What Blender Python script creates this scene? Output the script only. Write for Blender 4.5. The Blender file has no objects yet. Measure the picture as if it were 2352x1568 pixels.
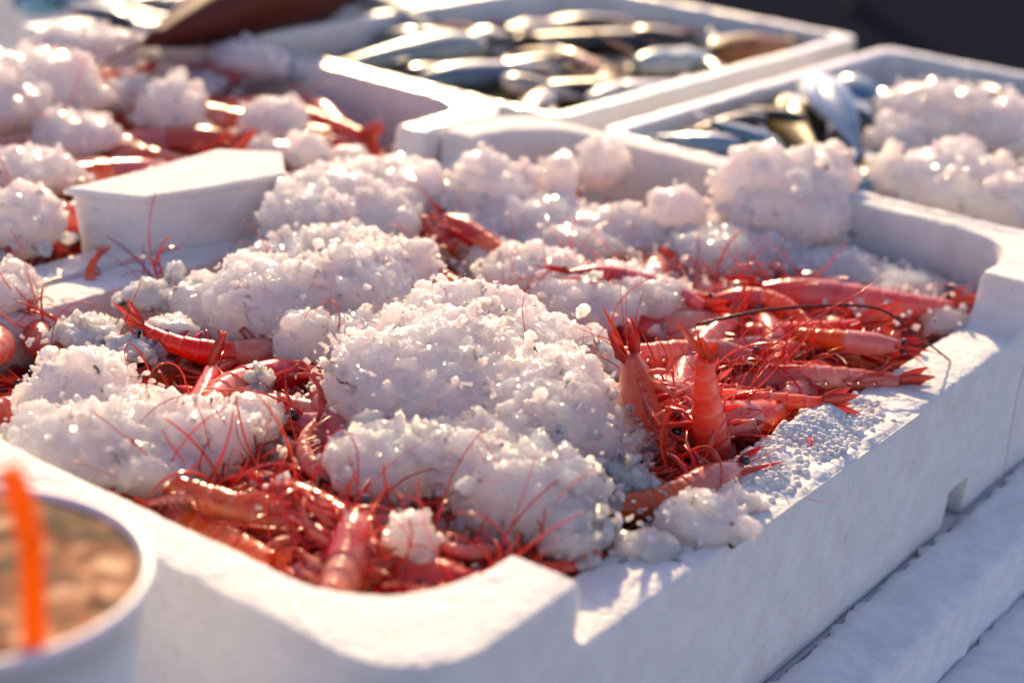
import bpy, math, random
import numpy as np
from mathutils import Vector, Matrix, noise
sc = bpy.context.scene
C = sc.collection
CM = 0.01                                    # everything below is written in centimetres

# ---------------------------------------------------------------- camera
CAMP = (-33.3975, -25.8030, 28.1008)
RC = ((0.59472, 0.25813, -0.76137), (-0.80093, 0.27202, -0.53340), (0.06942, 0.92703, 0.36852))
FPX = 3818.9
cd = bpy.data.cameras.new('camera'); cam = bpy.data.objects.new('camera', cd); C.objects.link(cam)
m = Matrix(RC).to_quaternion().to_matrix().to_4x4(); m.translation = Vector(CAMP)*CM
cam.matrix_world = m
cd.sensor_width = 36; cd.lens = FPX/2352*36; cd.clip_start = 0.01; cd.clip_end = 200
cd.dof.use_dof = True; cd.dof.focus_distance = 0.75; cd.dof.aperture_fstop = 5.2; cd.dof.aperture_blades = 0
sc.camera = cam

# ---------------------------------------------------------------- light
SUN_EL, SUN_AZ = math.radians(27), math.radians(42)        # azimuth measured from +X towards +Y
sd = bpy.data.lights.new('sun', 'SUN'); so = bpy.data.objects.new('sun', sd); C.objects.link(so)
sd.energy = 3.6; sd.angle = math.radians(0.6); sd.color = (1, 0.73, 0.40)
sv = Vector((math.cos(SUN_EL)*math.cos(SUN_AZ), math.cos(SUN_EL)*math.sin(SUN_AZ), math.sin(SUN_EL)))
so.rotation_euler = sv.to_track_quat('Z', 'Y').to_euler()
w = bpy.data.worlds.new('World'); sc.world = w; w.use_nodes = True
nt = w.node_tree; bg = nt.nodes['Background']
sky = nt.nodes.new('ShaderNodeTexSky'); sky.sky_type = 'NISHITA'; sky.sun_disc = False
sky.sun_elevation = SUN_EL; sky.sun_rotation = math.pi/2 - SUN_AZ
sky.dust_density = 1.0; sky.ozone_density = 2.0
wb = nt.nodes.new('ShaderNodeMix'); wb.data_type = 'RGBA'; wb.blend_type = 'MULTIPLY'; wb.inputs['Factor'].default_value = 1
wb.inputs['B'].default_value = (1.20, .95, .96, 1)          # rosy tint added to the sky alone, to colour the light in shade
nt.links.new(sky.outputs[0], wb.inputs['A']); nt.links.new(wb.outputs['Result'], bg.inputs[0]); bg.inputs[1].default_value = 0.088
sc.view_settings.view_transform = 'Standard'; sc.view_settings.look = 'None'
sc.view_settings.exposure = 1.12; sc.view_settings.gamma = 1; sc.view_settings.use_curve_mapping = False
sc.render.engine = 'CYCLES'
sc.cycles.use_denoising = True; sc.cycles.max_bounces = 10; sc.cycles.transmission_bounces = 8
sc.cycles.sample_clamp_indirect = 6; sc.cycles.caustics_reflective = False; sc.cycles.caustics_refractive = False

rnd = random.Random(7)
def W(px, py, z):
    """ground point (cm) that the photograph shows at this place when it lies at height z"""
    a = Vector(((px-1176)/FPX, -(py-784)/FPX, -1))
    d = Matrix(RC) @ a
    t = (z-CAMP[2])/d.z
    return Vector(CAMP) + d*t

# ---------------------------------------------------------------- helpers
def link(name, verts, faces, mat, parent=None, smooth=True, cols=None, loc=None):
    me = bpy.data.meshes.new(name)
    me.from_pydata([(v[0]*CM, v[1]*CM, v[2]*CM) for v in verts], [], faces)
    me.validate(); 
    if smooth: me.polygons.foreach_set('use_smooth', [True]*len(me.polygons))
    if cols is not None:
        at = me.color_attributes.new('Col', 'FLOAT_COLOR', 'POINT')
        at.data.foreach_set('color', [c for q in cols for c in (q[0], q[1], q[2], 1)])
    me.materials.append(mat); me.update()
    o = bpy.data.objects.new(name, me); C.objects.link(o)
    if parent: o.parent = parent
    if loc is not None: o.location = Vector(loc)*CM
    return o
def tag(o, label=None, cat=None, group=None, kind=None):
    if label: o['label'] = label
    if cat: o['category'] = cat
    if group: o['group'] = group
    if kind: o['kind'] = kind
    return o
def empty(name, loc=(0, 0, 0)):
    o = bpy.data.objects.new(name, None); C.objects.link(o); o.location = Vector(loc)*CM
    o.empty_display_size = .01
    return o
class MB:
    def __init__(s): s.v = []; s.f = []; s.c = []
    def add(s, v, f, c=(1, 1, 1)):
        n = len(s.v); s.v += [tuple(x) for x in v]; s.f += [tuple(i+n for i in q) for q in f]
        s.c += list(c) if (len(v) and len(c) == len(v) and not isinstance(c[0], (int, float))) else [c]*len(v)
    def tube(s, pts, rad, n=6, c=(1, 1, 1), flat=1.0):
        pts = [Vector(p) for p in pts]; N = len(pts); vs = []
        up = Vector((0.13, 0.21, 1)).normalized()
        for i, p in enumerate(pts):
            t = (pts[min(i+1, N-1)]-pts[max(i-1, 0)]).normalized()
            a = t.cross(up)
            if a.length < .05: a = t.cross(Vector((1, 0, 0)))
            a.normalize(); b = a.cross(t).normalized(); r = rad[i] if hasattr(rad, '__len__') else rad
            for k in range(n):
                q = 2*math.pi*k/n
                vs.append(p + a*math.cos(q)*r + b*math.sin(q)*r*flat)
        fs = [(i*n+k, i*n+(k+1) % n, (i+1)*n+(k+1) % n, (i+1)*n+k) for i in range(N-1) for k in range(n)]
        fs += [tuple(range(n-1, -1, -1)), tuple((N-1)*n+k for k in range(n))]
        s.add(vs, fs, c)
    def leaf(s, base, d, up, L, wd, th=.04, c=(1, 1, 1), n=8, curve=0):
        d = Vector(d).normalized(); up = Vector(up); side = d.cross(up).normalized(); up = side.cross(d).normalized()
        vs = []
        for i in range(n+1):
            t = i/n; hw = wd*.5*(math.sin(math.pi*min(1, .12+.88*t)**.75)**.8 if t < 1 else 0.02)
            hw = max(hw, .01)
            cpt = Vector(base)+d*L*t+up*(curve*t*t)
            for (a, b) in ((-1, 0), (0, 1), (1, 0), (0, -1)):
                vs.append(cpt+side*a*hw+up*b*th*(1-.6*t))
        fs = [(i*4+k, i*4+(k+1) % 4, (i+1)*4+(k+1) % 4, (i+1)*4+k) for i in range(n) for k in range(4)]
        fs += [(3, 2, 1, 0), tuple(n*4+k for k in range(4))]
        s.add(vs, fs, c)
    def build(s, name, mat, parent=None, loc=None, smooth=True):
        return link(name, s.v, s.f, mat, parent, smooth, s.c, loc)
ICO = None
def ico():
    global ICO
    if ICO: return ICO
    t = (1+5**.5)/2
    v = [Vector(p).normalized() for p in ((-1, t, 0), (1, t, 0), (-1, -t, 0), (1, -t, 0), (0, -1, t), (0, 1, t), (0, -1, -t), (0, 1, -t), (t, 0, -1), (t, 0, 1), (-t, 0, -1), (-t, 0, 1))]
    f = [(0, 11, 5), (0, 5, 1), (0, 1, 7), (0, 7, 10), (0, 10, 11), (1, 5, 9), (5, 11, 4), (11, 10, 2), (10, 7, 6), (7, 1, 8), (3, 9, 4), (3, 4, 2), (3, 2, 6), (3, 6, 8), (3, 8, 9), (4, 9, 5), (2, 4, 11), (6, 2, 10), (8, 6, 7), (9, 8, 1)]
    mid = {}; nf = []
    def mp(a, b):
        k = (min(a, b), max(a, b))
        if k not in mid: v.append((v[a]+v[b]).normalized()); mid[k] = len(v)-1
        return mid[k]
    for a, b, c in f:
        x, y, z = mp(a, b), mp(b, c), mp(c, a); nf += [(a, x, z), (b, y, x), (c, z, y), (x, y, z)]
    ICO = (v, nf); return ICO

# ---------------------------------------------------------------- materials
def mat(name):
    M = bpy.data.materials.new(name); M.use_nodes = True
    return M, M.node_tree, M.node_tree.nodes['Principled BSDF']
def nd(nt, t, **k):
    n = nt.nodes.new(t)
    for a, b in k.items(): setattr(n, a, b)
    return n
def setin(n, **k):
    for a, b in k.items(): n.inputs[a.replace('_', ' ')].default_value = b
def noise_tex(nt, scale, detail=4, rough=.55, obj=True):
    tc = nd(nt, 'ShaderNodeTexCoord'); n = nd(nt, 'ShaderNodeTexNoise')
    n.inputs['Scale'].default_value = scale; n.inputs['Detail'].default_value = detail; n.inputs['Roughness'].default_value = rough
    nt.links.new(tc.outputs['Object'], n.inputs['Vector']); return n
def voro(nt, scale, feature='F1'):
    tc = nd(nt, 'ShaderNodeTexCoord'); n = nd(nt, 'ShaderNodeTexVoronoi', feature=feature); n.inputs['Scale'].default_value = scale
    nt.links.new(tc.outputs['Object'], n.inputs['Vector']); return n
def ramp(nt, fac, stops):
    r = nd(nt, 'ShaderNodeValToRGB'); cr = r.color_ramp
    while len(cr.elements) < len(stops): cr.elements.new(.5)
    for e, (p, c) in zip(cr.elements, stops): e.position = p; e.color = (*c, 1)
    nt.links.new(fac, r.inputs[0]); return r
def bump(nt, h, strength, dist, normal=None):
    b = nd(nt, 'ShaderNodeBump'); b.inputs['Strength'].default_value = strength; b.inputs['Distance'].default_value = dist
    nt.links.new(h, b.inputs['Height'])
    if normal: nt.links.new(normal, b.inputs['Normal'])
    return b

def foam_mat(name='polystyrene_foam', wet=0):
    M, nt, p = mat(name)
    v = voro(nt, 320); n = noise_tex(nt, 60, 5); s = voro(nt, 260)
    r = ramp(nt, n.outputs['Fac'], [(.3, (.72, .715, .71)), (.7, (.82, .815, .81))])
    # small pits between the beads
    pit = ramp(nt, s.outputs['Distance'], [(.0, (1, 1, 1)), (.72, (1, 1, 1)), (.95, (.66, .63, .63))])
    mx = nd(nt, 'ShaderNodeMix', data_type='RGBA', blend_type='MULTIPLY'); mx.inputs['Factor'].default_value = .35
    nt.links.new(r.outputs[0], mx.inputs['A']); nt.links.new(pit.outputs[0], mx.inputs['B'])
    st = noise_tex(nt, 14, 6, .7); rs = ramp(nt, st.outputs['Fac'], [(.56, (1, 1, 1)), (.72, (.93, .80, .76))])
    m2 = nd(nt, 'ShaderNodeMix', data_type='RGBA', blend_type='MULTIPLY'); m2.inputs['Factor'].default_value = .7
    nt.links.new(mx.outputs['Result'], m2.inputs['A']); nt.links.new(rs.outputs[0], m2.inputs['B'])
    nt.links.new(m2.outputs['Result'], p.inputs['Base Color'])
    b1 = bump(nt, v.outputs['Distance'], .55, .0010); b2 = bump(nt, n.outputs['Fac'], .7, .0018, b1.outputs[0])
    nt.links.new(b2.outputs[0], p.inputs['Normal'])
    b2.inputs['Strength'].default_value = .9; setin(p, Roughness=.8-.5*wet); p.inputs['Specular IOR Level'].default_value = .25+.5*wet; p.inputs['Coat Weight'].default_value = .6*wet; p.inputs['Coat Roughness'].default_value = .2
    p.inputs['Subsurface Weight'].default_value = .25
    p.inputs['Subsurface Radius'].default_value = (1, .8, .7); p.inputs['Subsurface Scale'].default_value = .006
    return M
FOAM = foam_mat(); WETFOAM = foam_mat('wet_foam', 1)
def rough_foam():
    M, nt, p = mat('weathered_foam')
    n = noise_tex(nt, 90, 8, .65); v = voro(nt, 220)
    r = ramp(nt, n.outputs['Fac'], [(.32, (.74, .75, .78)), (.6, (.86, .87, .89))])
    nt.links.new(r.outputs[0], p.inputs['Base Color'])
    b1 = bump(nt, v.outputs['Distance'], .4, .001); b2 = bump(nt, n.outputs['Fac'], .8, .003, b1.outputs[0])
    nt.links.new(b2.outputs[0], p.inputs['Normal']); setin(p, Roughness=.8)
    p.inputs['Subsurface Weight'].default_value = .3; p.inputs['Subsurface Scale'].default_value = .005
    p.inputs['Subsurface Radius'].default_value = (1, .9, .8)
    return M
RFOAM = rough_foam()
def facets(nt, scale, amp):
    """height field of randomly tilted flat facets, one per Voronoi cell"""
    tc = nd(nt, 'ShaderNodeTexCoord'); v = nd(nt, 'ShaderNodeTexVoronoi'); v.inputs['Scale'].default_value = scale
    wn = nd(nt, 'ShaderNodeTexNoise'); wn.inputs['Scale'].default_value = scale*.6; wn.inputs['Detail'].default_value = 2
    nt.links.new(tc.outputs['Object'], wn.inputs['Vector'])
    sub = nd(nt, 'ShaderNodeVectorMath', operation='SUBTRACT'); sub.inputs[1].default_value = (.5, .5, .5); nt.links.new(wn.outputs['Color'], sub.inputs[0])
    sc_ = nd(nt, 'ShaderNodeVectorMath', operation='SCALE'); sc_.inputs['Scale'].default_value = .5/scale; nt.links.new(sub.outputs[0], sc_.inputs[0])
    ad = nd(nt, 'ShaderNodeVectorMath', operation='ADD'); nt.links.new(tc.outputs['Object'], ad.inputs[0]); nt.links.new(sc_.outputs[0], ad.inputs[1])
    nt.links.new(ad.outputs[0], v.inputs['Vector'])
    d = nd(nt, 'ShaderNodeVectorMath', operation='SUBTRACT'); nt.links.new(ad.outputs[0], d.inputs[0]); nt.links.new(v.outputs['Position'], d.inputs[1])
    c = nd(nt, 'ShaderNodeVectorMath', operation='SUBTRACT'); c.inputs[1].default_value = (.5, .5, .5); nt.links.new(v.outputs['Color'], c.inputs[0])
    dot = nd(nt, 'ShaderNodeVectorMath', operation='DOT_PRODUCT'); nt.links.new(d.outputs[0], dot.inputs[0]); nt.links.new(c.outputs[0], dot.inputs[1])
    m_ = nd(nt, 'ShaderNodeMath', operation='MULTIPLY'); m_.inputs[1].default_value = amp; nt.links.new(dot.outputs['Value'], m_.inputs[0])
    return m_.outputs[0]
def ice_mat(name='crushed_ice', pink=1.0):
    M, nt, p = mat(name)
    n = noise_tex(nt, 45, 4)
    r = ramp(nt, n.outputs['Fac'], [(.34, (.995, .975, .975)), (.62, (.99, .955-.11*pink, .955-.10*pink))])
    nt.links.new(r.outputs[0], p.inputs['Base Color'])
    a1 = facets(nt, 90, .44); a2 = facets(nt, 230, .42); a3 = facets(nt, 560, .40)
    s1 = nd(nt, 'ShaderNodeMath', operation='ADD'); nt.links.new(a1, s1.inputs[0]); nt.links.new(a2, s1.inputs[1])
    s2 = nd(nt, 'ShaderNodeMath', operation='ADD'); nt.links.new(s1.outputs[0], s2.inputs[0]); nt.links.new(a3, s2.inputs[1])
    dp = nd(nt, 'ShaderNodeDisplacement'); dp.inputs['Midlevel'].default_value = 0; dp.inputs['Scale'].default_value = 1.0
    nt.links.new(s2.outputs[0], dp.inputs['Height']); nt.links.new(dp.outputs[0], nt.nodes['Material Output'].inputs['Displacement'])
    M.displacement_method = 'BOTH'
    setin(p, Roughness=.07, IOR=1.31); p.inputs['Coat Weight'].default_value = .5; p.inputs['Coat Roughness'].default_value = .03
    p.inputs['Subsurface Weight'].default_value = 1.0; p.inputs['Subsurface Radius'].default_value = (1.0, .80, .78)
    p.inputs['Subsurface Scale'].default_value = .04
    p.inputs['Transmission Weight'].default_value = .10
    p.inputs['Specular IOR Level'].default_value = .7
    tr = nd(nt, 'ShaderNodeBsdfTranslucent'); nt.links.new(r.outputs[0], tr.inputs[0])
    mx = nd(nt, 'ShaderNodeMixShader'); mx.inputs[0].default_value = .25
    nt.links.new(p.outputs[0], mx.inputs[1]); nt.links.new(tr.outputs[0], mx.inputs[2]); nt.links.new(mx.outputs[0], nt.nodes['Material Output'].inputs[0])
    return M
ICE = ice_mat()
def grain_mat():
    M, nt, p = mat('ice_grain'); f = noise_tex(nt, 500, 3)
    p.inputs['Base Color'].default_value = (.99, .95, .94, 1); setin(p, Roughness=.06, IOR=1.31); p.inputs['Transmission Weight'].default_value = .25
    p.inputs['Specular IOR Level'].default_value = .7; p.inputs['Coat Weight'].default_value = .5; p.inputs['Coat Roughness'].default_value = .04
    b = bump(nt, f.outputs['Fac'], .4, .0008); nt.links.new(b.outputs[0], p.inputs['Normal'])
    tr = nd(nt, 'ShaderNodeBsdfTranslucent'); tr.inputs[0].default_value = (.97, .92, .92, 1)
    mx = nd(nt, 'ShaderNodeMixShader'); mx.inputs[0].default_value = .4
    nt.links.new(p.outputs[0], mx.inputs[1]); nt.links.new(tr.outputs[0], mx.inputs[2]); nt.links.new(mx.outputs[0], nt.nodes['Material Output'].inputs[0])
    return M
GRAIN = grain_mat()
def clear_ice():
    M, nt, p = mat('clear_ice')
    f = noise_tex(nt, 300, 4)
    setin(p, Roughness=.06, IOR=1.31); p.inputs['Base Color'].default_value = (.96, .95, .97, 1)
    p.inputs['Transmission Weight'].default_value = .35; p.inputs['Subsurface Weight'].default_value = 1
    p.inputs['Subsurface Scale'].default_value = .012; p.inputs['Subsurface Radius'].default_value = (1, .9, .9)
    b = bump(nt, f.outputs['Fac'], .3, .001); nt.links.new(b.outputs[0], p.inputs['Normal'])
    s1 = nd(nt, 'ShaderNodeMath', operation='ADD'); nt.links.new(facets(nt, 110, .8), s1.inputs[0]); nt.links.new(facets(nt, 300, .5), s1.inputs[1])
    dp = nd(nt, 'ShaderNodeDisplacement'); dp.inputs['Midlevel'].default_value = 0; dp.inputs['Scale'].default_value = 1.0
    nt.links.new(s1.outputs[0], dp.inputs['Height']); nt.links.new(dp.outputs[0], nt.nodes['Material Output'].inputs['Displacement']); M.displacement_method = 'BOTH'
    p.inputs['Base Color'].default_value = (.99, .95, .95, 1)
    return M
CLEAR = clear_ice()
def flesh(name, rough=.22, sss=.6, scale=.006, coat=.6, hue=.03, bscale=500, blot=.65, sat=0.05):
    M, nt, p = mat(name)
    a = nd(nt, 'ShaderNodeVertexColor', layer_name='Col'); oi = nd(nt, 'ShaderNodeObjectInfo')
    n = noise_tex(nt, 140, 5); 
    # blotches of deeper red, different on every animal
    vm = nd(nt, 'ShaderNodeVectorMath', operation='ADD'); tc = nd(nt, 'ShaderNodeTexCoord')
    nt.links.new(tc.outputs['Object'], vm.inputs[0]); nt.links.new(oi.outputs['Random'], vm.inputs[1])
    n2 = nd(nt, 'ShaderNodeTexNoise'); n2.inputs['Scale'].default_value = 70; n2.inputs['Detail'].default_value = 4
    nt.links.new(vm.outputs[0], n2.inputs['Vector'])
    r = ramp(nt, n2.outputs['Fac'], [(.42, (1, 1, 1)), (.62, (.92, .38, .28))])
    mx = nd(nt, 'ShaderNodeMix', data_type='RGBA', blend_type='MULTIPLY'); mx.inputs['Factor'].default_value = blot
    nt.links.new(a.outputs[0], mx.inputs['A']); nt.links.new(r.outputs[0], mx.inputs['B'])
    hs = nd(nt, 'ShaderNodeHueSaturation')
    mr = nd(nt, 'ShaderNodeMapRange'); mr.inputs['To Min'].default_value = .5-hue; mr.inputs['To Max'].default_value = .5+hue
    nt.links.new(oi.outputs['Random'], mr.inputs['Value']); nt.links.new(mr.outputs[0], hs.inputs['Hue'])
    m7 = nd(nt, 'ShaderNodeMath', operation='MULTIPLY'); m7.inputs[1].default_value = 7.31; fr_ = nd(nt, 'ShaderNodeMath', operation='FRACT')
    nt.links.new(oi.outputs['Random'], m7.inputs[0]); nt.links.new(m7.outputs[0], fr_.inputs[0])
    ms_ = nd(nt, 'ShaderNodeMapRange'); ms_.inputs['To Min'].default_value = 1-sat; ms_.inputs['To Max'].default_value = 1.14; nt.links.new(fr_.outputs[0], ms_.inputs['Value']); nt.links.new(ms_.outputs[0], hs.inputs['Saturation'])
    nt.links.new(mx.outputs['Result'], hs.inputs['Color']); nt.links.new(hs.outputs[0], p.inputs['Base Color'])
    f = noise_tex(nt, bscale, 3); b = bump(nt, f.outputs['Fac'], .25, .0006); nt.links.new(b.outputs[0], p.inputs['Normal'])
    setin(p, Roughness=rough); p.inputs['Subsurface Weight'].default_value = sss
    p.inputs['Subsurface Radius'].default_value = (1, .28, .18); p.inputs['Subsurface Scale'].default_value = scale
    p.inputs['Coat Weight'].default_value = coat; p.inputs['Coat Roughness'].default_value = .08
    if blot > .7:
        b3 = bump(nt, n.outputs['Fac'], .35, .0015, b.outputs[0]); nt.links.new(b3.outputs[0], p.inputs['Normal'])
        tr = nd(nt, 'ShaderNodeBsdfTranslucent'); nt.links.new(hs.outputs[0], tr.inputs[0]); ms = nd(nt, 'ShaderNodeMixShader'); ms.inputs[0].default_value = .33
        nt.links.new(p.outputs[0], ms.inputs[1]); nt.links.new(tr.outputs[0], ms.inputs[2]); nt.links.new(ms.outputs[0], nt.nodes['Material Output'].inputs[0])
    return M
SHELL = flesh('shrimp_shell', hue=.015, scale=.004, sss=.7, blot=.75, sat=.2)
def whisker():
    M, nt, p = mat('shrimp_whisker')
    a = nd(nt, 'ShaderNodeVertexColor', layer_name='Col'); nt.links.new(a.outputs[0], p.inputs['Base Color'])
    setin(p, Roughness=.25); p.inputs['Coat Weight'].default_value = .5; p.inputs['Coat Roughness'].default_value = .1
    tr = nd(nt, 'ShaderNodeBsdfTranslucent'); nt.links.new(a.outputs[0], tr.inputs[0])
    mx = nd(nt, 'ShaderNodeMixShader'); mx.inputs[0].default_value = .35
    nt.links.new(p.outputs[0], mx.inputs[1]); nt.links.new(tr.outputs[0], mx.inputs[2])
    nt.links.new(mx.outputs[0], nt.nodes['Material Output'].inputs[0])
    return M
WHISK = whisker()
def simple(name, col, rough=.5, sss=0, scale=.004, coat=0, nscale=60, var=.15, metal=0):
    M, nt, p = mat(name); n = noise_tex(nt, nscale, 5)
    r = ramp(nt, n.outputs['Fac'], [(.3, tuple(c*(1-var) for c in col)), (.7, tuple(min(1, c*(1+var)) for c in col))])
    nt.links.new(r.outputs[0], p.inputs['Base Color']); setin(p, Roughness=rough, Metallic=metal)
    p.inputs['Subsurface Weight'].default_value = sss; p.inputs['Subsurface Scale'].default_value = scale
    p.inputs['Coat Weight'].default_value = coat
    b = bump(nt, n.outputs['Fac'], .2, .001); nt.links.new(b.outputs[0], p.inputs['Normal'])
    return M
EYE = simple('shrimp_eye', (.012, .010, .012), .08, coat=1)
GROUND = simple('dark_ground', (.003, .007, .015), 1, nscale=3, var=.3)
_g = GROUND.node_tree; _d = _g.nodes.new('ShaderNodeBsdfDiffuse'); _d.inputs[0].default_value = (.012, .014, .024, 1); _g.links.new(_d.outputs[0], _g.nodes['Material Output'].inputs[0])
FISHM = flesh('fish_skin', rough=.3, sss=.25, scale=.004, coat=.7, hue=.02, bscale=900)
_nt = FISHM.node_tree
for _n in _nt.nodes:
    if _n.type == 'VALTORGB': _n.color_ramp.elements[1].color = (.7, .72, .75, 1)
_nt.nodes['Principled BSDF'].inputs['Metallic'].default_value = .1
MATTE = flesh('brown_fish_skin', rough=.55, sss=0, coat=0, hue=.01, bscale=120)
MATTE.node_tree.nodes['Principled BSDF'].inputs['Specular IOR Level'].default_value = .3

# ---------------------------------------------------------------- the ground and the slabs the boxes stand on
def quad_grid(x0, x1, y0, y1, nx, ny, hf):
    v = [(x0+(x1-x0)*i/nx, y0+(y1-y0)*j/ny, hf(x0+(x1-x0)*i/nx, y0+(y1-y0)*j/ny)) for j in range(ny+1) for i in range(nx+1)]
    f = [(j*(nx+1)+i, j*(nx+1)+i+1, (j+1)*(nx+1)+i+1, (j+1)*(nx+1)+i) for j in range(ny) for i in range(nx)]
    return v, f
g = link('ground', [(-3000, -3000, -95), (6000, -3000, -95), (6000, 6000, -95), (-3000, 6000, -95)], [(0, 1, 2, 3)], GROUND, smooth=False)
tag(g, kind='structure')
def N(x, y, z, s): return noise.noise(Vector((x*s, y*s, z*s)))

def slab(name, x0, x1, y0, y1, ztop, thick, jag, amp, label, dx=.45):
    """a foam sheet with a crumbled top and a ragged border"""
    nx = max(4, int((x1-x0)/dx)); ny = max(4, int((y1-y0)/dx)); v, f = [], []
    for j in range(ny+1):
        for i in range(nx+1):
            u = i/nx; t = j/ny; x = x0+(x1-x0)*u; y = y0+(y1-y0)*t
            if j == ny: y += jag*(N(x, 3.1, 0, .9)*1.1+N(x, 7.7, 0, 2.7)*.6)
            if j == 0: y += jag*.5*N(x, 9.1, 0, .7)
            e = min(t, 1-t)*(y1-y0)
            z = ztop + amp*(N(x, y, 0, .35)*1.2+N(x, y, 5, 1.1)*.6) - (.25*max(0, 1-e/.5) if e < .5 else 0)
            v.append((x, y, z))
    n = len(v); W1 = nx+1
    for j in range(ny):
        for i in range(nx): f.append((j*W1+i, j*W1+i+1, (j+1)*W1+i+1, (j+1)*W1+i))
    rim = [i for i in range(W1)] + [j*W1+nx for j in range(1, ny+1)] + [ny*W1+i for i in range(nx-1, -1, -1)] + [j*W1 for j in range(ny-1, 0, -1)]
    for k in rim: v.append((v[k][0], v[k][1], ztop-thick))
    for a in range(len(rim)):
        b = (a+1) % len(rim); f.append((rim[a], n+a, n+b, rim[b]))
    o = link(name, v, f, RFOAM); tag(o, label, 'foam slab'); return o
slab('foam_slab', -16, 112, -30, -3.9, -15.2, 1.7, .2, .12, 'lower blueish foam slab with a fine pitted top in the bottom right corner', dx=.9)
slab('foam_slab', -16, 112, -3.75, -.02, -11.75, 5, .42, .22, 'rough crumbly white foam strip running along the foot of the front shrimp box', dx=.25)
o = link('foam_slab', *quad_grid(-45, 112, .2, 112, 20, 20, lambda x, y: -12.35), RFOAM)
v, f = [], []
for (x, y) in ((-16, .2), (112, .2), (112, 112), (-16, 112)): v += [(x, y, -12.35), (x, y, -17)]
o.data.clear_geometry(); o.data.from_pydata([tuple(c*CM for c in p) for p in v], [], [(0, 2, 4, 6), (1, 7, 5, 3), (0, 1, 3, 2), (2, 3, 5, 4), (4, 5, 7, 6), (6, 7, 1, 0)])
tag(o, 'wide white foam slab that all the fish boxes and the coffee cup stand on', 'foam slab')

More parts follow.
